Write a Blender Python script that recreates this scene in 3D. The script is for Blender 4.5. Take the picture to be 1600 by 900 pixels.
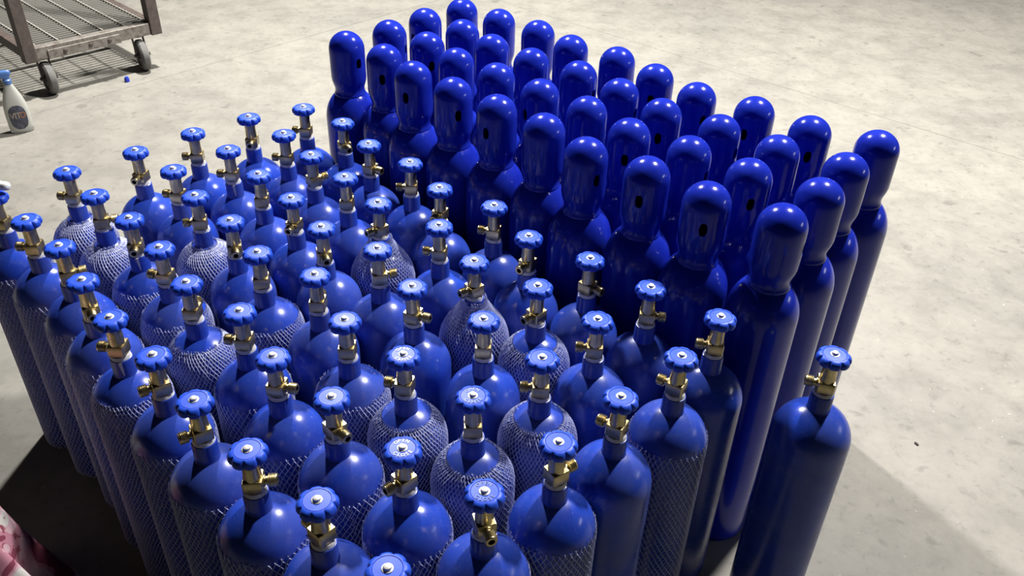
import bpy, bmesh, math, random
from mathutils import Vector, Matrix
random.seed(11)
for _o in list(bpy.data.objects): bpy.data.objects.remove(_o, do_unlink=True)
scene = bpy.context.scene
COL = scene.collection
PI = math.pi
U = 0.16                                   # one cylinder diameter, metres
CAM_H = 11.25 * U

# ------------------------------------------------------------------ camera
cam_data = bpy.data.cameras.new('camera')
cam = bpy.data.objects.new('camera', cam_data); COL.objects.link(cam)
cam_data.sensor_width = 36.0
cam_data.lens = 1350.0 / 1600.0 * 36.0
cam_data.clip_start = 0.02; cam_data.clip_end = 200
_th, _ro = math.radians(34.93), math.radians(1.92)
_R = Vector((1, 0, 0)); _F = Vector((0, math.cos(_th), -math.sin(_th))); _Up = Vector((0, math.sin(_th), math.cos(_th)))
_right = _R * math.cos(_ro) + _Up * math.sin(_ro)
_up = _Up * math.cos(_ro) - _R * math.sin(_ro)
_m = Matrix.Identity(4)
for i in range(3):
    _m[i][0] = _right[i]; _m[i][1] = _up[i]; _m[i][2] = -_F[i]
_m[2][3] = CAM_H
cam.matrix_world = _m
scene.camera = cam

# ------------------------------------------------------------------ world, lamps, exposure
world = bpy.data.worlds.new('hall_air'); scene.world = world
world.use_nodes = True
_bg = world.node_tree.nodes['Background']
_bg.inputs[0].default_value = (0.85, 0.93, 1.0, 1); _bg.inputs[1].default_value = 0.01
scene.view_settings.view_transform = 'Standard'
scene.view_settings.look = 'None'
scene.view_settings.exposure = 0.0
scene.view_settings.gamma = 1.0
scene.view_settings.use_curve_mapping = False

def lamp(name, loc, watts, size, col, aim=None, size_y=None, spread=180):
    d = bpy.data.lights.new(name, 'AREA'); d.energy = watts; d.color = col
    d.shape = 'DISK' if size_y is None else 'RECTANGLE'; d.size = size
    if size_y: d.size_y = size_y
    o = bpy.data.objects.new(name, d); COL.objects.link(o); o.location = loc
    if aim is not None:
        d.spread = math.radians(spread); o.rotation_euler = (Vector(aim) - Vector(loc)).to_track_quat('-Z', 'Y').to_euler()
    return o
lamp('high_bay_lamp', (-0.95, 5.1, 4.4), 640, 0.30, (1.0, 0.97, 0.92))
lamp('high_bay_lamp', (2.3, 3.72, 4.6), 660, 0.30, (1.0, 0.965, 0.915))
lamp('wall_tube_lamp', (8.0, 1.3, 2.9), 42, 2.0, (0.95, 0.98, 1.0), aim=(0.5, 1.8, 0.9), size_y=0.14)

# ------------------------------------------------------------------ materials
def mat(name, base=(0.5, 0.5, 0.5), rough=0.5, metal=0.0, coat=0.0, spec=0.5, trans=0.0, alpha=1.0):
    m = bpy.data.materials.new(name); m.use_nodes = True
    b = m.node_tree.nodes['Principled BSDF']
    b.inputs['Base Color'].default_value = (*base, 1); b.inputs['Roughness'].default_value = rough
    b.inputs['Metallic'].default_value = metal; b.inputs['Coat Weight'].default_value = coat
    b.inputs['Coat Roughness'].default_value = 0.08
    b.inputs['Specular IOR Level'].default_value = spec
    b.inputs['Transmission Weight'].default_value = trans; b.inputs['Alpha'].default_value = alpha
    return m, m.node_tree, b
def noise(nt, scale, detail=4, rough=0.55, coord='Object', dist=0.0, vec=None, rnd=None):
    if vec is None:
        tc = nt.nodes.new('ShaderNodeTexCoord'); vec = tc.outputs[coord]
    if rnd:                                     # a different patch of noise for each object
        oi = nt.nodes.new('ShaderNodeObjectInfo'); ad = nt.nodes.new('ShaderNodeVectorMath'); ad.operation = 'MULTIPLY_ADD'
        cb = nt.nodes.new('ShaderNodeCombineXYZ')
        for k in range(3): nt.links.new(oi.outputs['Random'], cb.inputs[k])
        nt.links.new(cb.outputs[0], ad.inputs[0]); ad.inputs[1].default_value = (37, 53, 71); nt.links.new(vec, ad.inputs[2])
        vec = ad.outputs[0]
    n = nt.nodes.new('ShaderNodeTexNoise'); n.inputs['Scale'].default_value = scale; n.inputs['Detail'].default_value = detail
    n.inputs['Roughness'].default_value = rough; n.inputs['Distortion'].default_value = dist
    nt.links.new(vec, n.inputs['Vector'])
    return n.outputs['Fac']
def ramp(nt, fac, stops, interp='LINEAR'):
    r = nt.nodes.new('ShaderNodeValToRGB'); r.color_ramp.interpolation = interp
    el = r.color_ramp.elements
    while len(el) < len(stops): el.new(0.5)
    for e, (p, c) in zip(el, stops):
        e.position = p; e.color = (*c, 1) if len(c) == 3 else c
    nt.links.new(fac, r.inputs[0]); return r.outputs[0]
def g(v): return (v, v, v)
def mix(nt, fac, a, b, mode='MIX'):
    m = nt.nodes.new('ShaderNodeMix'); m.data_type = 'RGBA'; m.blend_type = mode
    for s, v in ((0, fac), (6, a), (7, b)):
        if isinstance(v, (int, float)): m.inputs[s].default_value = v
        elif isinstance(v, tuple): m.inputs[s].default_value = (*v, 1)
        else: nt.links.new(v, m.inputs[s])
    return m.outputs[2]
def bump(nt, b, h, strength, dist):
    n = nt.nodes.new('ShaderNodeBump'); n.inputs['Strength'].default_value = strength; n.inputs['Distance'].default_value = dist
    nt.links.new(h, n.inputs['Height']); nt.links.new(n.outputs[0], b.inputs['Normal'])

M = {}
# glossy paint of the capped cylinders
m, nt, b = mat('glossy_blue_paint', (0.006432, 0.01179, 0.2466), 0.16, coat=0.0, spec=0.32)
nt.links.new(ramp(nt, noise(nt, 22, 5, rnd=1), [(0.35, (0.0075, 0.018, 0.30)), (0.7, (0.0125, 0.027, 0.36))]), b.inputs['Base Color'])
bump(nt, b, noise(nt, 60, 2), 0.04, 0.002); M['tall'] = m
# paint of the valve cylinders, filmed with dust
m, nt, b = mat('dusty_blue_paint', (0.00804, 0.0268, 0.2144), 0.28, spec=0.32)
d1 = ramp(nt, noise(nt, 9, 5, 0.6, rnd=1, dist=0.6), [(0.38, g(0.02)), (0.75, g(0.42))])
d2 = ramp(nt, noise(nt, 260, 2, rnd=1), [(0.62, g(0)), (0.75, g(0.35))])
blue = ramp(nt, noise(nt, 14, 3, rnd=1), [(0.3, (0.0105, 0.038, 0.345)), (0.7, (0.0165, 0.055, 0.415))])
c1 = mix(nt, d1, blue, (0.09112, 0.1072, 0.2037))
nt.links.new(mix(nt, d2, c1, (0.1608, 0.1769, 0.2412)), b.inputs['Base Color'])
nt.links.new(ramp(nt, noise(nt, 9, 5, 0.6, rnd=1), [(0.35, g(0.17)), (0.8, g(0.42))]), b.inputs['Roughness'])
M['paint'] = m
m, nt, b = mat('blue_plastic', (0.012, 0.06, 0.52), 0.44, spec=0.28)
nt.links.new(ramp(nt, noise(nt, 90, 3, rnd=1), [(0.3, (0.011, 0.055, 0.50)), (0.75, (0.018, 0.078, 0.58))]), b.inputs['Base Color'])
M['wheel'] = m
M['letter'] = mat('raised_pale_lettering', (0.1072, 0.1608, 0.4181), 0.3)[0]
m, nt, b = mat('brass', (0.2466, 0.1876, 0.08576), 0.34, metal=1.0)
nt.links.new(ramp(nt, noise(nt, 40, 4, rnd=1), [(0.3, (0.36, 0.295, 0.15)), (0.7, (0.54, 0.455, 0.255))]), b.inputs['Base Color'])
nt.links.new(ramp(nt, noise(nt, 120, 3), [(0.3, g(0.28)), (0.75, g(0.48))]), b.inputs['Roughness']); M['brass'] = m
M['dark'] = mat('dark_bore', (0.01072, 0.009112, 0.006432), 0.7)[0]
M['tape'] = mat('white_thread_tape', (0.55, 0.55, 0.57), 0.6)[0]
M['chrome'] = mat('bright_steel', (0.60, 0.59, 0.56), 0.38, metal=0.35)[0]
M['net'] = mat('pale_plastic_net', (0.39, 0.42, 0.63), 0.42)[0]
# concrete
m, nt, b = mat('worn_concrete', rough=0.62, spec=0.3)
tc = nt.nodes.new('ShaderNodeTexCoord'); mp = nt.nodes.new('ShaderNodeMapping'); nt.links.new(tc.outputs['Object'], mp.inputs[0])
V3 = mp.outputs[0]
big = ramp(nt, noise(nt, 1.3, 6, 0.6, vec=V3, dist=0.15), [(0.30, (0.1742, 0.1689, 0.1528)), (0.50, (0.201, 0.193, 0.1715)), (0.68, (0.2225, 0.2118, 0.1876))])
patch = ramp(nt, noise(nt, 5.5, 7, 0.65, vec=V3, dist=0.25), [(0.38, g(0.86)), (0.52, g(1.0)), (0.64, g(1.07))])
col = mix(nt, 1.0, big, patch, 'MULTIPLY')
sm = ramp(nt, noise(nt, 26, 6, 0.7, vec=V3, dist=0.2), [(0.30, g(0.66)), (0.43, g(0.97)), (0.7, g(1.07))])
col = mix(nt, 0.8, col, sm, 'MULTIPLY')
spot = ramp(nt, noise(nt, 13, 3, 0.5, vec=V3, dist=0.3), [(0.64, g(1.0)), (0.72, g(0.62))])
col = mix(nt, 0.7, col, spot, 'MULTIPLY')
fleck = ramp(nt, noise(nt, 60, 2, 0.5, vec=V3), [(0.71, g(0)), (0.75, g(1))])
col = mix(nt, fleck, col, (0.2948, 0.2841, 0.2573))
nt.links.new(col, b.inputs['Base Color'])
bump(nt, b, noise(nt, 30, 6, 0.65, vec=V3), 0.18, 0.004)
M['concrete'] = m
M['joint'] = mat('joint_dirt', (0.0536, 0.04824, 0.04288), 0.9)[0]
# trolley
m, nt, b = mat('rusty_brown_paint', (0.06432, 0.04824, 0.04288), 0.6)
nt.links.new(ramp(nt, noise(nt, 30, 6, 0.65), [(0.3, (0.04556, 0.03484, 0.03109)), (0.6, (0.0804, 0.06164, 0.0536)), (0.8, (0.1286, 0.09112, 0.06968))]), b.inputs['Base Color']); M['brown'] = m
m, nt, b = mat('worn_grey_steel', (0.1608, 0.1501, 0.134), 0.5, metal=0.25)
nt.links.new(ramp(nt, noise(nt, 38, 6, 0.65), [(0.32, (0.09112, 0.06968, 0.05628)), (0.5, (0.1822, 0.1662, 0.1474)), (0.75, (0.2519, 0.2358, 0.209))]), b.inputs['Base Color']); M['steel'] = m
M['rod'] = mat('bright_rod_steel', (0.3323, 0.3216, 0.2894), 0.45, metal=0.1)[0]
M['wall'] = mat('dull_wall_paint', (0.04824, 0.04824, 0.04556), 0.85)[0]
M['grate'] = mat('grating_steel', (0.1822, 0.1769, 0.1608), 0.5, metal=0.2)[0]
m, nt, b = mat('grey_rubber', (0.1072, 0.1072, 0.1046), 0.75)
nt.links.new(ramp(nt, noise(nt, 25, 5), [(0.3, (0.0804, 0.07933, 0.07772)), (0.75, (0.1447, 0.1404, 0.134))]), b.inputs['Base Color']); M['rubber'] = m
# bottle
M['bottle'] = mat('cloudy_plastic', (0.52, 0.53, 0.49), 0.3, trans=0.35)[0]
M['liquid'] = mat('pale_cleaner', (0.4181, 0.4234, 0.3538), 0.3)[0]
M['head'] = mat('pale_blue_plastic', (0.0536, 0.1286, 0.3323), 0.35)[0]
m, nt, b = mat('slate_label', (0.03752, 0.0402, 0.0536), 0.45)
nt.links.new(ramp(nt, noise(nt, 45, 4), [(0.35, (0.0268, 0.0268, 0.0402)), (0.6, (0.06432, 0.06968, 0.1018)), (0.75, (0.1608, 0.1769, 0.2251))]), b.inputs['Base Color']); M['label'] = m
M['print_pale'] = mat('cream_print', (0.268, 0.2305, 0.1983), 0.5)[0]
M['print_orange'] = mat('orange_print', (0.2466, 0.1018, 0.0536), 0.5)[0]
M['white'] = mat('white_plastic_film', (0.75, 0.76, 0.78), 0.35)[0]
M['cap_blue'] = mat('small_blue_plastic', (0.01072, 0.03216, 0.3484), 0.4)[0]
M['stone'] = mat('dark_stone', (0.03216, 0.02948, 0.0268), 0.9)[0]
# patterned cloth
m, nt, b = mat('pink_floral_cloth', rough=0.85, spec=0.1)
f1 = noise(nt, 9.0, 2, 0.4, dist=0.5)
cc = ramp(nt, f1, [(0.0, (0.15, 0.035, 0.06)), (0.36, (0.33, 0.15, 0.20)), (0.42, (0.40, 0.27, 0.31)), (0.50, (0.42, 0.41, 0.40))], 'CONSTANT')
f2 = ramp(nt, noise(nt, 24.0, 3, 0.5, dist=1.0), [(0.60, g(0)), (0.63, g(1))])
nt.links.new(mix(nt, f2, cc, (0.193, 0.0536, 0.07504)), b.inputs['Base Color']); M['cloth'] = m

# ------------------------------------------------------------------ helpers
def mesh_from(name, verts, faces, material, smooth=None, mats=None, fm=None):
    me = bpy.data.meshes.new(name); me.from_pydata([tuple(v) for v in verts], [], faces)
    for q in (mats or [material]): me.materials.append(q)
    if fm: me.polygons.foreach_set('material_index', fm)
    bm = bmesh.new(); bm.from_mesh(me); bmesh.ops.recalc_face_normals(bm, faces=bm.faces); bm.to_mesh(me); bm.free()
    if smooth is not None:
        me.polygons.foreach_set('use_smooth', [True] * len(me.polygons))
        me.set_sharp_from_angle(angle=math.radians(smooth))
    me.update(); return me
def obj(name, me, parent=None, loc=(0, 0, 0), rot=(0, 0, 0)):
    o = bpy.data.objects.new(name, me); COL.objects.link(o); o.parent = parent
    o.location = loc; o.rotation_euler = rot; return o
def tag(o, label, cat, group=None, kind=None):
    o['label'] = label; o['category'] = cat
    if group: o['group'] = group
    if kind: o['kind'] = kind
    return o
def thing(name, loc, label, cat, group=None, rz=0.0):
    return tag(obj(name, None, None, loc, (0, 0, rz)), label, cat, group)

class MB:
    def __init__(s): s.v = []; s.f = []; s.m = []
    def add(s, v, f, mi=0):
        k = len(s.v); s.v += [tuple(q) for q in v]; s.f += [tuple(i + k for i in q) for q in f]; s.m += [mi] * len(f)
    def lathe(s, prof, n=48, axis='z', org=(0, 0, 0), mi=0, ang=0.0):
        v = []; f = []; rows = []
        for r, z in prof:
            if r < 1e-7: rows.append([len(v)]); v.append((0, 0, z)); continue
            rows.append(list(range(len(v), len(v) + n)))
            for i in range(n):
                a = 2 * PI * i / n + ang; v.append((r * math.cos(a), r * math.sin(a), z))
        for a, b in zip(rows, rows[1:]):
            for i in range(n):
                j = (i + 1) % n
                if len(a) == 1 and len(b) == 1: continue
                if len(a) == 1: f.append((a[0], b[i], b[j]))
                elif len(b) == 1: f.append((a[i], a[j], b[0]))
                else: f.append((a[i], a[j], b[j], b[i]))
        if axis == 'x': v = [(q[2], q[0], q[1]) for q in v]
        if axis == 'y': v = [(q[1], q[2], q[0]) for q in v]
        s.add([(q[0] + org[0], q[1] + org[1], q[2] + org[2]) for q in v], f, mi)
    def box(s, x0, x1, y0, y1, z0, z1, ch=0.0, mi=0):
        if ch <= 0:
            v = [(x, y, z) for z in (z0, z1) for y in (y0, y1) for x in (x0, x1)]
            s.add(v, [(0, 1, 3, 2), (4, 5, 7, 6), (0, 1, 5, 4), (2, 3, 7, 6), (0, 2, 6, 4), (1, 3, 7, 5)], mi); return
        v = []
        def ring(z, k): return [(x0 + k, y0 + ch), (x0 + ch, y0 + k), (x1 - ch, y0 + k), (x1 - k, y0 + ch), (x1 - k, y1 - ch), (x1 - ch, y1 - k), (x0 + ch, y1 - k), (x0 + k, y1 - ch)], z
        f = []
        lv = [ring(z0, ch * .6), ring(z0 + ch, 0), ring(z1 - ch, 0), ring(z1, ch * .6)]
        for pts, z in lv: v += [(p[0], p[1], z) for p in pts]
        for a in range(3):
            for i in range(8): f.append((a * 8 + i, a * 8 + (i + 1) % 8, a * 8 + 8 + (i + 1) % 8, a * 8 + 8 + i))
        f += [tuple(range(8)), tuple(range(24, 32))]
        s.add(v, f, mi)
    def bar(s, a, b, w, n=4, mi=0, w2=None):
        a = Vector(a); b = Vector(b); d = (b - a).normalized()
        t = Vector((0, 0, 1)) if abs(d.z) < 0.9 else Vector((1, 0, 0))
        p = d.cross(t).normalized(); q = d.cross(p); v = []
        w2 = w if w2 is None else w2
        for c, ww in ((a, w), (b, w2)):
            for i in range(n):
                an = 2 * PI * (i + .5) / n; v.append(c + p * (math.cos(an) * ww) + q * (math.sin(an) * ww))
        f = [(i, (i + 1) % n, n + (i + 1) % n, n + i) for i in range(n)] + [tuple(range(n)), tuple(range(n, 2 * n))]
        s.add(v, f, mi)
    def mesh(s, name, material, smooth=None, mats=None): return mesh_from(name, s.v, s.f, material, smooth, mats, s.m if mats else None)
    def build(s, name, material, parent=None, smooth=None, loc=(0, 0, 0), rot=(0, 0, 0)):
        return obj(name, s.mesh(name, material, smooth), parent, loc, rot)

# ------------------------------------------------------------------ floor: four cast slabs with narrow joints
fb = MB(); fb.box(-11, 11, -6, 17, -0.16, -0.035)
floor = fb.build('floor', M['joint']); floor['kind'] = 'structure'; floor['label'] = 'pale worn concrete floor cast in slabs with narrow joints'
_an = math.radians(48.9); _a = Vector((math.cos(_an), math.sin(_an))); _b = Vector((math.sin(_an), -math.cos(_an))); _O = Vector((-0.38, 6.24))
for a0, a1, b0, b1 in ((-9.5, 0, 0, 10), (-9.5, 0, -6, 0), (0, 7, 0, 10), (0, 7, -6, 0)):
    gp = 0.0006; gq = 0.0042; sb = MB(); c = 0.004
    q = []
    for z, k, kb in ((-0.12, gp, gq), (-c, gp, gq), (0.0, gp + c * 0.3, gq + c * 0.7)):
        for (aa, bb) in ((a0 + k, b0 + kb), (a1 - k, b0 + kb), (a1 - k, b1 - kb), (a0 + k, b1 - kb)):
            p = _O + _a * aa + _b * bb; q.append((p.x, p.y, z))
    sb.add(q, [(0, 1, 2, 3), (8, 9, 10, 11)] + [(r * 4 + i, r * 4 + (i + 1) % 4, r * 4 + 4 + (i + 1) % 4, r * 4 + 4 + i) for r in (0, 1) for i in range(4)])
    sb.build('slab', M['concrete'], floor)

for nm, bx in (('wall_left', (-11.2, -11, -6, 17)), ('wall_right', (11, 11.2, -6, 17)), ('wall_back', (-11.2, 11.2, 17, 17.2)), ('wall_front', (-11.2, 11.2, -6.2, -6))):
    p = MB(); p.box(*bx, -0.16, 7.5); w_ = p.build(nm, M['wall']); w_['kind'] = 'structure'; w_['label'] = 'plain dull grey hall wall'
p = MB(); p.box(-11.2, 11.2, -6.2, 17.2, 7.5, 7.6); w_ = p.build('ceiling', M['wall']); w_['kind'] = 'structure'; w_['label'] = 'plain dull grey hall ceiling'

# ------------------------------------------------------------------ valve cylinder meshes (z measured in U from the floor)
RB = 0.495
def sc(prof): return [(r * U, z * U) for r, z in prof]
DOME_Z = 3.46
def dome_r(z): return math.sqrt(max(RB * RB - (z - DOME_Z) ** 2, 0))
NECK_Z = 4.19
valve_prof = [(0, 0.03), (0.40, 0.03), (0.45, 0.0), (0.485, 0.03), (RB, 0.09), (RB, 1.2), (RB, 2.4), (RB, DOME_Z - 0.12), (RB, DOME_Z)]
for k in range(1, 14):
    t = math.radians(k * 5.6); valve_prof.append((RB * math.cos(t), DOME_Z + RB * math.sin(t)))
valve_prof += [(0.145, DOME_Z + 0.482), (0.135, DOME_Z + 0.50), (0.128, DOME_Z + 0.52), (0.0, DOME_Z + 0.52)]
b_ = MB(); b_.lathe(sc(valve_prof), 56); me_body = b_.mesh('body', M['paint'], 50)
b_ = MB(); b_.lathe(sc([(0.10, 3.88), (0.148, 3.90), (0.142, 3.96), (0.140, NECK_Z - 0.03), (0.134, NECK_Z - 0.005), (0.122, NECK_Z), (0.08, NECK_Z), (0.08, 3.88), (0.10, 3.88)]), 32)
me_neck = b_.mesh('neck_ring', M['paint'], 40)
b_ = MB(); b_.lathe(sc([(0.07, 4.16), (0.121, 4.165), (0.126, 4.185), (0.121, 4.205), (0.112, 4.235), (0.07, 4.237)]), 28)
me_tape = b_.mesh('seal_tape', M['tape'], 40)
# brass valve body: threaded stub, square block, round column, gland nut, spindle
b_ = MB()
b_.lathe(sc([(0, 4.19), (0.095, 4.19), (0.098, 4.26), (0, 4.26)]), 24)
b_.box(-0.106 * U, 0.106 * U, -0.106 * U, 0.106 * U, 4.24 * U, 4.405 * U, 0.014 * U)
b_.lathe(sc([(0, 4.36), (0.100, 4.36), (0.097, 4.42), (0.091, 4.56), (0.094, 4.61), (0.102, 4.645), (0.102, 4.675), (0.088, 4.685), (0.0, 4.685)]), 28)
b_.lathe(sc([(0, 4.66), (0.088, 4.68), (0.088, 4.71), (0.080, 4.72), (0.0, 4.72)]), 6)
b_.lathe(sc([(0, 4.70), (0.045, 4.70), (0.045, 4.76), (0, 4.76)]), 12)
me_valve = b_.mesh('valve_body', M['brass'], 32)
# side outlet with threaded end and dark bore
b_ = MB(); zo = 4.335
pr = [(0.0, 0.09), (0.062, 0.09), (0.062, 0.118), (0.046, 0.122), (0.046, 0.145), (0.066, 0.152)]
for k in range(5): pr += [(0.073, 0.158 + k * 0.017), (0.067, 0.1665 + k * 0.017)]
pr += [(0.067, 0.243), (0.060, 0.250), (0.036, 0.250)]
b_.lathe([(r * U, z * U) for r, z in pr], 20, 'x', (0, 0, zo * U), 0)
b_.lathe([(0.036 * U, 0.250 * U), (0.034 * U, 0.20 * U), (0, 0.20 * U)], 20, 'x', (0, 0, zo * U), 1)
me_outlet = b_.mesh('outlet', None, 35, [M['brass'], M['dark']])
# eight-lobed handwheel
def handwheel_mesh():
    n = 96; R = 0.208
    rings = [(0.0, 4.745, 0), (0.055, 4.745, 0), (0.07, 4.70, 0), (0.12, 4.695, 0.2), (0.185, 4.69, 1), (0.200, 4.70, 1), (0.208, 4.725, 1), (0.207, 4.75, 1), (0.198, 4.775, 1), (0.182, 4.793, .75), (0.160, 4.803, .2), (0.142, 4.805, 0), (0.138, 4.798, 0), (0.134, 4.803, 0), (0.06, 4.805, 0), (0.055, 4.795, 0), (0.0, 4.795, 0)]
    v = []; f = []; rows = []
    for r, z, w in rings:
        if r == 0: rows.append([len(v)]); v.append((0, 0, z * U)); continue
        row = []
        for i in range(n):
            a = 2 * PI * i / n
            s = abs(math.sin(4 * a)); notch = (1 - s) ** 2.2
            rr = r * (1 - 0.145 * w * notch); row.append(len(v)); v.append((rr * math.cos(a) * U, rr * math.sin(a) * U, z * U))
        rows.append(row)
    for a, b in zip(rows, rows[1:]):
        for i in range(n):
            j = (i + 1) % n
            if len(a) == 1: f.append((a[0], b[i], b[j]))
            elif len(b) == 1: f.append((a[i], a[j], b[0]))
            else: f.append((a[i], a[j], b[j], b[i]))
    return mesh_from('handwheel', v, f, M['wheel'], 38)
me_wheel = handwheel_mesh()
b_ = MB()
b_.lathe(sc([(0, 4.79), (0.056, 4.79), (0.056, 4.808), (0.040, 4.811), (0.040, 4.826), (0.034, 4.836), (0.020, 4.842), (0, 4.843)]), 20)
me_nut = b_.mesh('nut', M['chrome'], 35)
# raised lettering round the handwheel face
def letter_meshes(word):
    cu = bpy.data.curves.new('t', 'FONT'); out = []
    for ch in word:
        cu2 = bpy.data.curves.new('t', 'FONT'); cu2.body = ch; cu2.size = 0.058 * U; cu2.align_x = 'CENTER'; cu2.extrude = 0.0035 * U; cu2.resolution_u = 2
        o = bpy.data.objects.new('t', cu2); COL.objects.link(o); bpy.context.view_layer.update()
        ev = o.evaluated_get(bpy.context.evaluated_depsgraph_get()); me = ev.to_mesh()
        out.append(([tuple(q.co) for q in me.vertices], [tuple(p.vertices) for p in me.polygons]))
        ev.to_mesh_clear(); bpy.data.objects.remove(o, do_unlink=True); bpy.data.curves.remove(cu2)
    bpy.data.curves.remove(cu); return out
def lettering():
    q = MB()
    for word, mid, flip in (('OPEN', 90, 1), ('CLOSE', 270, -1)):
        for k, (v, f) in enumerate(letter_meshes(word)):
            off = (k - (len(word) - 1) / 2) * 24
            ang = math.radians(mid - off if flip > 0 else mid + off)
            rad = 0.083 * U if flip > 0 else 0.122 * U
            tilt = ang - PI / 2 if flip > 0 else ang + PI / 2
            ca, sa = math.cos(tilt), math.sin(tilt)
            q.add([(rad * math.cos(ang) + x * ca - y * sa, rad * math.sin(ang) + x * sa + y * ca, 4.806 * U + z) for x, y, z in v], f)
    return q.mesh('lettering', M['letter'])
me_letters = lettering()

# protective net sleeves
def net_mesh(kind, seed):
    rnd = random.Random(seed); off = 0.003
    path = [(RB + off, z * 0.1) for z in range(0, int(DOME_Z * 10) - 2)]
    if kind == 'cone':
        path = [(RB + off, z * 0.1) for z in range(0, 31)] + [(RB + 0.007, 3.2), (RB + 0.007, 3.36), (0.505, 3.47), (0.478, 3.62), (0.428, 3.735), (0.362, 3.845), (0.292, 3.945), (0.235, 4.03), (0.193, 4.10), (0.178, 4.15)]
    else:
        top = {'full': 0.165, 'upper': 0.30, 'mid': 0.425}.get(kind)
        if top:
            path += [(RB + off, DOME_Z - 0.05)]
            k = 0
            while True:
                t = math.radians(k * 4.0); r = (RB + off) * math.cos(t)
                if r < top: break
                path.append((r, DOME_Z + (RB + off) * math.sin(t))); k += 1
        else:
            path += [(RB + off, 3.30), (RB + 0.006, 3.40), (RB + 0.005, 3.47), (0.494, 3.545)]
    # resample by arc length
    L = [0]
    for p, q in zip(path, path[1:]): L.append(L[-1] + math.hypot(q[0] - p[0], q[1] - p[1]))
    def at(s):
        s = max(0, min(s, L[-1]))
        for i in range(len(L) - 1):
            if s <= L[i + 1]:
                t = (s - L[i]) / (L[i + 1] - L[i] + 1e-9); return (path[i][0] + (path[i + 1][0] - path[i][0]) * t, path[i][1] + (path[i + 1][1] - path[i][1]) * t)
        return path[-1]
    big = kind == 'low'; N = 46 if big else 58; K = int(L[-1] / (0.064 if big else 0.052)); wd = 0.0066
    v = []; f = []
    jit = [[(rnd.uniform(-.1, .1), rnd.uniform(-.006, .006)) for _ in range(N)] for _ in range(K + 1)]
    def node(j, k):
        r, z = at(L[-1] * k / K); dj, dz = jit[k][j % N]
        wob = 0.25 * math.sin(k * 0.21 + j * 0.35)
        a = 2 * PI * (j + 0.5 * (k % 2) + dj + wob) / N
        return Vector((r * math.cos(a), r * math.sin(a), z + dz)), a
    def strand(p, a, q, a2):
        k = len(v)
        for c, an in ((p, a), (q, a2)):
            d = Vector((math.cos(an), math.sin(an), 0)); t = Vector((-math.sin(an), math.cos(an), 0))
            v.extend([(c + t * wd) * U, (c - t * wd) * U, (c + d * wd * 1.3) * U])
        f.extend([(k, k + 1, k + 4, k + 3), (k + 1, k + 2, k + 5, k + 4), (k + 2, k, k + 3, k + 5)])
    for k in range(K):
        for j in range(N):
            p, a = node(j, k)
            for dj in ((0, -1) if k % 2 == 0 else (0, 1)):
                q, a2 = node(j + dj, k + 1)
                if abs(a2 - a) > PI: a2 += math.copysign(2 * PI, a - a2)
                strand(p, a, q, a2)
    for j in range(N):                                      # cut ends standing up along the rim
        p, a = node(j, K)
        for s in (-1, 1):
            if rnd.random() < 0.72:
                h = rnd.uniform(0.015, 0.05); rr = 1 + rnd.uniform(-0.02, 0.006)
                q = Vector((p.x * rr, p.y * rr, p.z + h)); ca = s * 0.02 * rnd.uniform(.3, 1)
                q += Vector((-math.sin(a), math.cos(a), 0)) * ca
                strand(p, a, q, a)
    me = bpy.data.meshes.new('net_sleeve'); me.from_pydata([tuple(q) for q in v], [], f); me.materials.append(M['net']); me.update()
    return me
NETS = {k: net_mesh(k, i) for i, k in enumerate(('full', 'upper', 'mid', 'low', 'cone'))}

VALVE_XY = [(-0.8934, 2.1783), (-0.7691, 2.2892), (-1.0042, 2.0534), (-1.1308, 1.9296), (-1.0135, 1.8152), (-0.8717, 1.9564), (-0.7672, 2.0789), (-0.7743, 1.8258), (-1.1181, 1.689), (-0.889, 1.7088), (-0.6572, 1.7137), (-0.9935, 1.5827), (-0.777, 1.5893), (-0.8895, 1.4563), (-0.6755, 1.4608), (-0.5602, 1.5836), (-0.6522, 1.9457), (-0.7822, 1.3326), (-0.5396, 1.3684), (-0.6595, 1.2242), (-0.5452, 1.1068), (-0.4221, 0.9938), (-0.6298, 2.3691), (-0.4982, 2.2771), (-0.6448, 2.1876), (-0.4024, 2.1412), (-0.543, 2.0635), (-0.4329, 1.9466), (-0.2781, 2.0395), (-0.5421, 1.8288), (-0.3302, 1.821), (-0.1887, 1.9056), (-0.0496, 1.8252), (-0.4432, 1.6989), (-0.3017, 1.6158), (-0.1741, 1.7238), (-0.4182, 1.5052), (-0.2083, 1.4735), (-0.0843, 1.578), (-0.3275, 1.3515), (-0.0541, 1.3683), (-0.44, 1.2325), (-0.1993, 1.2495), (-0.3104, 1.1267), (-0.0626, 1.1415), (-0.1711, 1.0084), (-0.2877, 0.8933), (-0.0321, 0.9217), (-0.1631, 0.773), (0.0346, 1.6884), (0.1707, 1.6033), (0.0542, 1.4904), (0.2929, 1.4991), (0.1731, 1.3801), (0.4229, 1.4023), (0.0613, 1.2543), (0.3254, 1.2726), (0.2003, 1.1529), (0.0864, 1.0348), (0.6211, 1.2927), (-1.2456, 1.7917)]
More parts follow.
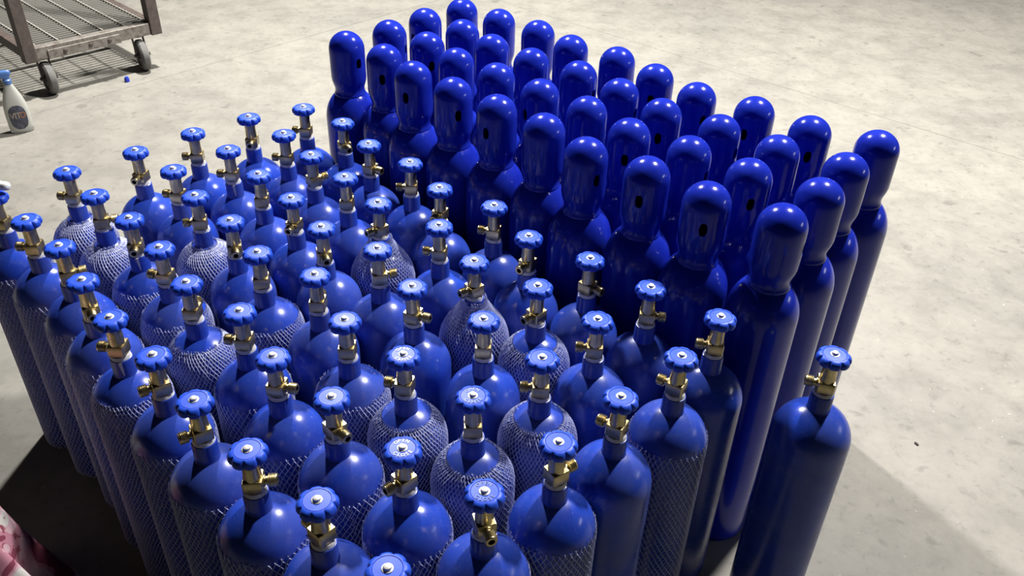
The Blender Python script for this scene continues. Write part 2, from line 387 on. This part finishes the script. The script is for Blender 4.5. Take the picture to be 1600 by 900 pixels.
CAPPED_XY = [[(-0.5161, 2.5083), (-0.3889, 2.4084), (-0.2926, 2.2799), (-0.1739, 2.1719), (-0.0538, 2.0654), (0.0657, 1.9582), (0.1621, 1.8298), (0.2951, 1.7399), (0.4109, 1.6285), (0.552, 1.5425)], [(-0.404, 2.6233), (-0.2776, 2.5242), (-0.1811, 2.3955), (-0.0623, 2.2874), (0.0579, 2.1809), (0.1773, 2.0736), (0.2738, 1.9453), (0.4068, 1.8553), (0.5253, 1.7469), (0.6623, 1.663)], [(-0.3069, 2.7512), (-0.1805, 2.6521), (-0.0842, 2.5237), (0.0344, 2.4156), (0.1667, 2.3247), (0.2718, 2.2034), (0.3682, 2.0751), (0.5013, 1.9852), (0.6198, 1.8768), (0.7568, 1.7929)], [(-0.1964, 2.8677), (-0.07, 2.7687), (0.0553, 2.6684), (0.1528, 2.541), (0.2852, 2.4504), (0.3806, 2.3215), (0.477, 2.1932), (0.6131, 2.1083), (0.728, 1.9963), (0.8711, 1.9233)]]
VENT_DEG = {(0, 0): 320, (0, 1): 268, (0, 2): 252, (0, 3): 290, (0, 4): 240, (0, 5): 0, (0, 6): 300, (0, 7): 248, (0, 8): 258, (0, 9): 332, (1, 0): 348, (1, 1): 290, (2, 4): 326, (3, 3): 260, (2, 5): 326, (3, 5): 254, (3, 6): 286, (2, 6): 258, (3, 7): 236, (1, 4): 220, (1, 6): 256, (1, 7): 320, (2, 7): 318, (1, 8): 270, (3, 8): 258, (2, 2): 264, (2, 0): 226}

ROWS = [[22, 23, 25, 28, 31, 32, 49, 50, 52, 54], [1, 24, 26, 27, 30, 35, 38, 51, 53, 56], [0, 6, 16, 29, 33, 34, 37, 40, 55, 57],
        [2, 5, 7, 10, 15, 36, 39, 42, 44, 58], [3, 4, 9, 12, 14, 18, 41, 43, 45, 47], [60, 8, 11, 13, 17, 19, 20, 21, 46, 48]]
NET_OF = {}
for k, ids in dict(full=(3, 4, 7), upper=(14, 42, 44, 51, 55), mid=(9, 12, 15, 17, 39), cone=(30, 38),
                   low=(8, 11, 13, 18, 19, 20, 21, 41, 43, 45, 46, 47, 48, 56, 58, 60)).items():
    for i in ids: NET_OF[i] = k
OUTLET = {0: 190, 1: 275, 2: 265, 3: 180, 4: 20, 5: 175, 6: 180, 7: 195, 8: 185, 9: 285, 10: 290, 11: 30, 12: 175, 13: 300, 14: 90, 15: 100, 16: 95, 17: 180, 18: 180, 19: 215, 20: 215,
          21: 8, 22: 180, 23: 300, 24: 180, 25: 330, 26: 40, 27: 90, 28: 185, 29: 260, 30: 225, 31: 250, 32: 170, 33: 290, 34: 20, 35: 175, 36: 90, 37: 340, 38: 220, 39: 90, 40: 90, 41: 350,
          42: 170, 43: 315, 44: 95, 45: 225, 46: 140, 47: 290, 48: 100, 49: 240, 50: 320, 51: 225, 52: 350, 53: 175, 54: 172, 55: 180, 56: 150, 57: 150, 58: 35, 59: 165, 60: 180}
ORD = ['first', 'second', 'third', 'fourth', 'fifth', 'sixth', 'seventh', 'eighth', 'ninth', 'tenth']
ROWNAME = ['valve row beside the capped cylinders', 'second valve row from the capped cylinders', 'third valve row from the capped cylinders',
           'fourth valve row from the capped cylinders', 'fifth valve row from the capped cylinders', 'outermost valve row, farthest from capped cylinders']
SHORT = {None: 'bare blue cylinder', 'full': 'neck-high netted blue cylinder', 'upper': 'shoulder-high netted blue cylinder', 'mid': 'part-netted blue cylinder', 'low': 'low-netted blue cylinder', 'cone': 'loosely netted blue cylinder'}
LETTERED = {42, 44, 45, 47}
place = {}
for r, row in enumerate(ROWS):
    for k, i in enumerate(row): place[i] = (r, k)
def valve_cylinder(i):
    x, y = VALVE_XY[i]; net = NET_OF.get(i)
    if i in place:
        r, k = place[i]
        lab = '%s, %s from the far end, %s' % (SHORT[net], ORD[k], ROWNAME[r])
    else:
        lab = 'bare blue valve cylinder standing alone at the right, beside open floor'
    t = thing('valve_cylinder', (x, y, 0), lab, 'gas cylinder', 'blue cylinders with brass valves')
    rz = random.uniform(0, 6.28)
    obj('body', me_body, t, rot=(0, 0, rz)); obj('neck_ring', me_neck, t, rot=(0, 0, rz))
    tp = obj('seal_tape', me_tape, t, rot=(0, 0, rz))
    vb = obj('valve_body', me_valve, t, rot=(0, 0, math.radians(OUTLET[i])))
    obj('outlet', me_outlet, vb)['label'] = 'threaded brass side outlet'
    hw = obj('handwheel', me_wheel, t, rot=(0, 0, random.uniform(0, 6.28)))
    obj('nut', me_nut, hw)
    if i in LETTERED:
        hw.rotation_euler[2] = random.uniform(-0.25, 0.25); obj('lettering', me_letters, hw)
    if i in (6, 9, 17):
        s_ = MB(); a0 = math.radians(285); q0 = []
        for (rr, zz, dw) in ((0.128, 4.19, 0.020), (0.147, 4.185, 0.022), (0.146, 4.08, 0.016), (0.150, 3.985, 0.007)):
            for s2 in (-1, 1): q0.append((rr * math.cos(a0 + s2 * dw / rr + (4.19 - zz) * 0.5) * U, rr * math.sin(a0 + s2 * dw / rr + (4.19 - zz) * 0.5) * U, zz * U))
        s_.add(q0, [(k2 * 2, k2 * 2 + 1, k2 * 2 + 3, k2 * 2 + 2) for k2 in range(3)]); s_.build('tape_tail', M['tape'], tp).rotation_euler = (0, 0, -rz)
    if net:
        n = obj('net_sleeve', NETS[net], t, rot=(0, 0, random.uniform(0, 6.28))); n['kind'] = 'stuff'; n['label'] = 'pale open plastic net sleeve'
    return t
for i in range(len(VALVE_XY)): valve_cylinder(i)

# ------------------------------------------------------------------ tall capped cylinders
tall_prof = [(0, 0.03), (0.40, 0.03), (0.45, 0.0), (0.485, 0.03), (RB, 0.09), (RB, 1.5), (RB, 3.0), (RB, 4.25)]
for k in range(1, 11):
    t = k / 10 * math.radians(62); tall_prof.append((RB - 0.44 * (1 - math.cos(t)), 4.25 + 0.585 * math.sin(t)))
tall_prof += [(0.24, 4.79), (0.20, 4.82), (0, 4.82)]
b_ = MB(); b_.lathe(sc(tall_prof), 56); me_tall = b_.mesh('body', M['tall'], 50)
CR = 0.33
def cap_mesh():
    """hollow valve guard with two oval vent holes cut through its wall"""
    n = 48; v = []; f = []
    prof = [(0.292, 4.735), (0.296, 4.755), (0.290, 4.775), (0.280, 4.80), (0.277, 4.84), (0.283, 4.89), (0.302, 4.95), (0.320, 5.01), (CR, 5.08), (CR, 5.26)]
    i_lo = len(prof) - 1
    prof += [(CR, 5.52)]; i_hi = len(prof) - 1
    prof += [(CR, 5.61)]
    for k in range(1, 10): t = math.radians(k * 10); prof.append((CR * math.cos(t), 5.61 + 0.32 * math.sin(t)))
    prof.append((0, 5.93))
    win = 3                                   # half width of the window in segments
    rows = []
    for r, z in prof:
        if r == 0: rows.append([len(v)]); v.append((0, 0, z)); continue
        rows.append(list(range(len(v), len(v) + n)))
        for i in range(n): a = 2 * PI * i / n; v.append((r * math.cos(a), r * math.sin(a), z))
    def inwin(i): return any((i - c + win) % n < 2 * win for c in (0, n // 2))
    for k, (a, b) in enumerate(zip(rows, rows[1:])):
        for i in range(n):
            j = (i + 1) % n
            if k == i_lo and inwin(i): continue
            if len(b) == 1: f.append((a[i], a[j], b[0]))
            else: f.append((a[i], a[j], b[j], b[i]))
    zc = 5.40; hh = 0.098; hw = 0.056
    for c in (0, n // 2):
        lo = [rows[i_lo][(c - win + t) % n] for t in range(2 * win + 1)]; hi = [rows[i_hi][(c - win + t) % n] for t in range(2 * win + 1)]
        loop = lo + hi[::-1]; base = 2 * PI * c / n
        rings = [loop]; m_ = len(loop)
        for rad in (CR, CR - 0.03):
            ring = []
            for qi, q in enumerate(loop):
                p = v[q]; a = math.atan2(p[1], p[0]) - base
                a = (a + PI) % (2 * PI) - PI
                dx = a * CR; dz = p[2] - zc
                h7 = len(lo); an = math.radians(192 + 156 * qi / (h7 - 1)) if qi < h7 else math.radians(12 + 156 * (qi - h7) / (h7 - 1))
                ox = hw * math.copysign(abs(math.cos(an)) ** 0.8, math.cos(an)); oz = hh * math.copysign(abs(math.sin(an)) ** 0.8, math.sin(an))
                ang = base + ox / CR; ring.append(len(v)); v.append((rad * math.cos(ang), rad * math.sin(ang), zc + oz))
            rings.append(ring)
        for a, b in zip(rings, rings[1:]):
            for i in range(m_): j = (i + 1) % m_; f.append((a[i], a[j], b[j], b[i]))
    me = bpy.data.meshes.new('cap'); me.from_pydata([(x * U, y * U, z * U) for x, y, z in v], [], f)
    me.materials.append(M['tall'])
    bm = bmesh.new(); bm.from_mesh(me); bmesh.ops.recalc_face_normals(bm, faces=bm.faces); bm.to_mesh(me); bm.free()
    me.polygons.foreach_set('use_smooth', [True] * len(me.polygons)); me.set_sharp_from_angle(angle=math.radians(40)); me.update()
    return me
me_cap = cap_mesh()
b_ = MB(); b_.lathe(sc([(0, 4.80), (0.14, 4.80), (0.14, 5.1), (0.11, 5.12), (0.11, 5.5), (0, 5.5)]), 16); me_core = b_.mesh('inner_valve', M['dark'], 40)
CAPROW = ['front row beside the valve cylinders', 'second row from the valve cylinders', 'third row from the valve cylinders', 'back row beside the open floor']
for r, row in enumerate(CAPPED_XY):
    for k, (x, y) in enumerate(row):
        t = thing('capped_cylinder', (x, y, 0), 'tall capped blue cylinder, %s from the far end, %s' % (ORD[k], CAPROW[r]), 'gas cylinder', 'tall blue cylinders with domed caps')
        obj('body', me_tall, t, rot=(0, 0, random.uniform(0, 6.28)))
        deg = VENT_DEG.get((r, k)); deg = deg if deg is not None else random.choice((180, 0, 10, 170))
        obj('cap', me_cap, t, rot=(0, 0, math.radians(deg)))['label'] = 'glossy domed cap with oval vent holes'
        obj('inner_valve', me_core, t)

# ------------------------------------------------------------------ grated trolley
E1 = Vector((0.684, 0.729, 0)); E2 = Vector((-0.729, 0.684, 0))
TW, TD, TZ = 0.66, 1.25, 0.19
cart = thing('trolley', (-2.425, 4.125, 0), 'rusty brown steel trolley with grated deck at top left', 'trolley', rz=math.atan2(E1.y, E1.x))
PW = 0.03
for (px, py) in ((0, 0.03), (TW, 0.03), (0, TD), (TW, TD)):
    p = MB(); s = 1 if px == 0 else -1
    p.box(px - PW, px + PW, py - PW, py + PW, TZ - 0.004, 1.15, 0.003); p.build('post', M['brown'], cart)
for y, nm in ((0.03, 'front_rail'), (TD, 'back_rail')):
    p = MB(); p.box(PW, TW - PW, y - 0.02, y + 0.02, TZ, TZ + 0.062, 0.003); rl = p.build(nm, M['steel'], cart)
    if y < 0.1:
        p = MB(); p.box(0.085, 0.46, y - 0.028, y - 0.0205, TZ - 0.004, TZ + 0.042, 0.002); p.build('angle_plate', M['steel'], rl)
        for bx in (0.17, 0.30, 0.40):
            p = MB(); p.lathe([(0, 0.010), (0.009, 0.009), (0.011, 0.0), (0, 0.0)], 8, 'y', (0, 0, 0)); o = p.build('bolt', M['brown'], rl, loc=(bx, y - 0.028, TZ + 0.022), rot=(0, 0, PI))
for x in (0, TW):
    p = MB(); p.box(x - 0.02, x + 0.02, 0.03 + PW, TD - PW, TZ + 0.008, TZ + 0.06, 0.003); p.build('side_rail', M['brown'], cart)
for y in (0.45, 0.86):
    p = MB(); p.box(0.02, TW - 0.02, y - 0.015, y + 0.015, TZ + 0.0, TZ + 0.03); p.build('cross_member', M['brown'], cart)
zd = TZ + 0.058
p = MB(); ns = 36
for k in range(ns):
    y = 0.065 + k * (TD - 0.11) / (ns - 1); p.box(0.022, TW - 0.022, y - 0.0042, y + 0.0042, zd - 0.012, zd)
sl = p.build('grating_bars', M['grate'], cart); sl['kind'] = 'stuff'
for k in range(6):
    x = 0.05 + k * 0.116
    p = MB(); m_ = 60
    for q in range(m_):                                     # twisted cross rod
        y0 = 0.05 + q * (TD - 0.08) / m_; y1 = 0.05 + (q + 1) * (TD - 0.08) / m_
        p.bar((x, y0, zd + 0.003), (x, y1, zd + 0.003), 0.0052 if q % 2 else 0.0036, 4)
    p.build('grating_rod', M['rod'], cart)
def caster(x, y, yaw):
    p = MB(); p.lathe([(0, TZ + 0.002), (0.045, TZ + 0.002), (0.045, TZ - 0.006), (0.025, TZ - 0.014), (0, TZ - 0.014)], 20)
    ft = -0.03
    for s in (-1, 1):
        a = [(s * 0.026, -0.016, TZ - 0.012), (s * 0.026, 0.016, TZ - 0.012), (s * 0.027, ft + 0.012, 0.062), (s * 0.027, ft - 0.012, 0.062)]
        bq = [(q[0] + s * 0.004, q[1], q[2]) for q in a]
        p.add(a + bq, [(0, 1, 2, 3), (4, 5, 6, 7), (0, 1, 5, 4), (1, 2, 6, 5), (2, 3, 7, 6), (3, 0, 4, 7)])
    p.lathe([(0, -0.042), (0.009, -0.042), (0.009, 0.042), (0, 0.042)], 8, 'x', (0, ft, 0.083))
    p.box(-0.03, 0.03, -0.016, 0.016, TZ - 0.016, TZ - 0.011)
    fk = p.build('caster', M['brown'], cart, 35, (x, y, 0), (0, 0, yaw))
    w = MB(); w.lathe([(0.02, -0.018), (0.055, -0.014), (0.06, -0.021), (0.072, -0.021), (0.0815, -0.013), (0.083, 0), (0.0815, 0.013), (0.072, 0.021), (0.06, 0.021), (0.055, 0.014), (0.02, 0.018), (0.02, -0.018)], 32, 'x', (0, ft, 0.083))
    w.build('wheel', M['rubber'], fk, 40)
caster(0.07, 0.07, -0.08); caster(TW - 0.085, 0.07, -0.16); caster(0.07, TD - 0.1, 0.3); caster(TW - 0.085, TD - 0.1, 0.5)

# ------------------------------------------------------------------ spray bottle
bt = thing('spray_bottle', (-2.345, 3.745, 0), 'cloudy spray bottle with blue trigger head and dark label beside trolley', 'spray bottle', rz=math.radians(30))
def oval_loft(secs, n=32, p=2.6):
    v = []; f = []
    for (a, b_, z, ox) in secs:
        for i in range(n):
            t = 2 * PI * i / n; c, s = math.cos(t), math.sin(t)
            v.append((ox + a * math.copysign(abs(c) ** (2 / p), c), b_ * math.copysign(abs(s) ** (2 / p), s), z))
    for k in range(len(secs) - 1):
        for i in range(n): j = (i + 1) % n; f.append((k * n + i, k * n + j, k * n + n + j, k * n + n + i))
    f += [tuple(range(n)), tuple(range((len(secs) - 1) * n, len(secs) * n))]
    return v, f
secs = [(0.044, 0.026, 0.0, 0), (0.050, 0.031, 0.006, 0), (0.052, 0.032, 0.03, 0), (0.052, 0.032, 0.10, 0), (0.049, 0.031, 0.135, 0), (0.040, 0.027, 0.17, 0), (0.029, 0.021, 0.20, 0), (0.020, 0.017, 0.222, 0), (0.015, 0.015, 0.235, 0)]
v, f = oval_loft(secs); obj('bottle_body', mesh_from('bottle_body', v, f, M['bottle'], 45), bt)
p = MB(); p.lathe([(0, 0.232), (0.017, 0.232), (0.018, 0.252), (0.013, 0.256), (0, 0.256)], 20); p.build('collar', M['head'], bt, 35)
v, f = oval_loft([(0.012, 0.010, 0.252, 0), (0.016, 0.011, 0.262, -0.004), (0.036, 0.012, 0.272, -0.016), (0.044, 0.012, 0.284, -0.020), (0.038, 0.010, 0.293, -0.016), (0.020, 0.006, 0.297, -0.008)], 24)
hd = obj('trigger_head', mesh_from('trigger_head', v, f, M['head'], 50), bt)
p = MB(); p.bar((-0.03, 0, 0.272), (-0.052, 0, 0.235), 0.006, 6, w2=0.004); p.build('trigger', M['head'], hd)
p = MB(); p.lathe([(0, 0.0), (0.008, 0.0), (0.009, 0.014), (0, 0.014)], 10, 'x', (-0.078, 0, 0.284)); p.build('nozzle', M['head'], hd)
# label wrapped on the front of the bottle
def bottle_y(x, z):
    for (a0, b0, z0, _), (a1, b1, z1, _) in zip(secs, secs[1:]):
        if z0 <= z <= z1:
            t = (z - z0) / (z1 - z0); a = a0 + (a1 - a0) * t; b = b0 + (b1 - b0) * t
            return -b * max(0.0, 1 - (abs(x) / a) ** 2.6) ** (1 / 2.6)
    return 0
p = MB(); nx, nz = 14, 14; vv = []; ff = []
for j in range(nz + 1):
    t = j / nz; z = 0.022 + t * 0.115
    hwid = 0.037 * max(0.30, (1 - abs(2 * t - 1) ** 3.2) ** 0.45)
    for i in range(nx + 1):
        x = -hwid + 2 * hwid * i / nx; vv.append((x, bottle_y(x, z) - 0.0012, z))
for j in range(nz):
    for i in range(nx): k = j * (nx + 1) + i; ff.append((k, k + 1, k + nx + 2, k + nx + 1))
lb = obj('label', mesh_from('label', vv, ff, M['label'], 60), bt)
for k, ch in enumerate('VITO'):
    cu = bpy.data.curves.new('t', 'FONT'); cu.body = ch; cu.size = 0.040; cu.align_x = 'CENTER'; cu.extrude = 0.0003; cu.resolution_u = 2; cu.offset = 0.0009
    o = bpy.data.objects.new('t', cu); COL.objects.link(o); bpy.context.view_layer.update()
    ev = o.evaluated_get(bpy.context.evaluated_depsgraph_get()); me = ev.to_mesh()
    cx = (-0.023, -0.010, 0.0035, 0.021)[k]
    vs = [(cx + q.co.x * 0.85, bottle_y(cx + q.co.x * 0.85, 0.085) - 0.0018 - q.co.z, 0.076 + q.co.y) for q in me.vertices]; fs = [tuple(q.vertices) for q in me.polygons]
    ev.to_mesh_clear(); bpy.data.objects.remove(o, do_unlink=True); bpy.data.curves.remove(cu)
    obj('letter', mesh_from('letter', vs, fs, M['print_orange'] if k == 3 else M['print_pale']), lb)

# ------------------------------------------------------------------ small loose things
p = MB(); p.lathe([(0, 0), (0.013, 0), (0.013, 0.016), (0.010, 0.022), (0.010, 0.026), (0, 0.027)], 16)
tag(p.build('blue_stopper', M['cap_blue'], None, 40, (-2.095, 4.385, 0), (0, 0, 0)), 'small bright blue plastic stopper lying on floor by trolley wheel', 'stopper')
# white roll resting on the handwheel at the left frame edge
zt = 4.842 * U; x, y = VALVE_XY[60]
p = MB(); pr = [(0, 0.0), (0.006, 0.0005), (0.0100, 0.004), (0.0110, 0.010)] + [(0.0112 + 0.0012 * math.sin(k * 1.7), 0.02 + k * 0.012) for k in range(12)] + [(0.009, 0.166), (0, 0.168)]
p.lathe(pr, 14, 'x'); tag(p.build('plastic_roll', M['white'], None, 60, (x + 0.040, y + 0.012, zt + 0.0115), (0, 0, math.radians(172))), 'white rolled plastic film resting on a handwheel at the left edge', 'plastic roll')
def stone(name, x, y, sz, label):
    rnd = random.Random(int(x * 1000)); bm = bmesh.new(); bmesh.ops.create_icosphere(bm, subdivisions=1, radius=1)
    for q in bm.verts:
        k = rnd.uniform(0.7, 1.1); q.co = Vector((q.co.x * sz * 1.6 * k, q.co.y * sz * k, max(q.co.z * sz * 0.6 * k, -sz * 0.3)))
    me = bpy.data.meshes.new(name); bm.to_mesh(me); bm.free(); me.materials.append(M['stone'])
    return tag(obj(name, me, None, (x, y, sz * 0.3), (0, 0, rnd.uniform(0, 3))), label, 'stone chip')
stone('stone_chip', 1.205, 1.845, 0.006, 'dark flat chip on the floor right of the lone valve cylinder')
stone('stone_chip', 1.975, 2.365, 0.005, 'tiny dark chip on the open floor at the right edge')
stone('stone_chip', 1.82, 2.47, 0.006, 'small grey chip on open floor, upper of two at right')
# patterned cloth draped over a low stool, mostly outside the frame
v = []; f = []; n = 120; cx, cy = -1.175, 1.0
prof = [(0.0, 0.555), (0.08, 0.556), (0.14, 0.55), (0.175, 0.535), (0.195, 0.50), (0.21, 0.44), (0.225, 0.36), (0.245, 0.27), (0.265, 0.18), (0.285, 0.09), (0.31, 0.012)]
rows = []
for k, (r, z) in enumerate(prof):
    if r == 0: rows.append([0]); v.append((0, 0, z)); continue
    row = []; am = max(0, (0.54 - z)) / 0.54
    for i in range(n):
        a = 2 * PI * i / n
        rr = r + am * (0.035 * math.sin(9 * a + 0.6) + 0.018 * math.sin(17 * a + 2 + z * 4)) + 0.004 * math.sin(23 * a + 9 * z)
        row.append(len(v)); v.append((rr * math.cos(a), rr * math.sin(a), z + 0.006 * math.sin(5 * a + 7 * r)))
    rows.append(row)
for a, b in zip(rows, rows[1:]):
    for i in range(n):
        j = (i + 1) % n
        f.append((a[0], b[i], b[j]) if len(a) == 1 else (a[i], a[j], b[j], b[i]))
tag(obj('draped_cloth', mesh_from('draped_cloth', v, f, M['cloth'], 80), None, (cx, cy, 0)), 'pink, white and maroon floral cloth hanging at the lower left corner', 'cloth')
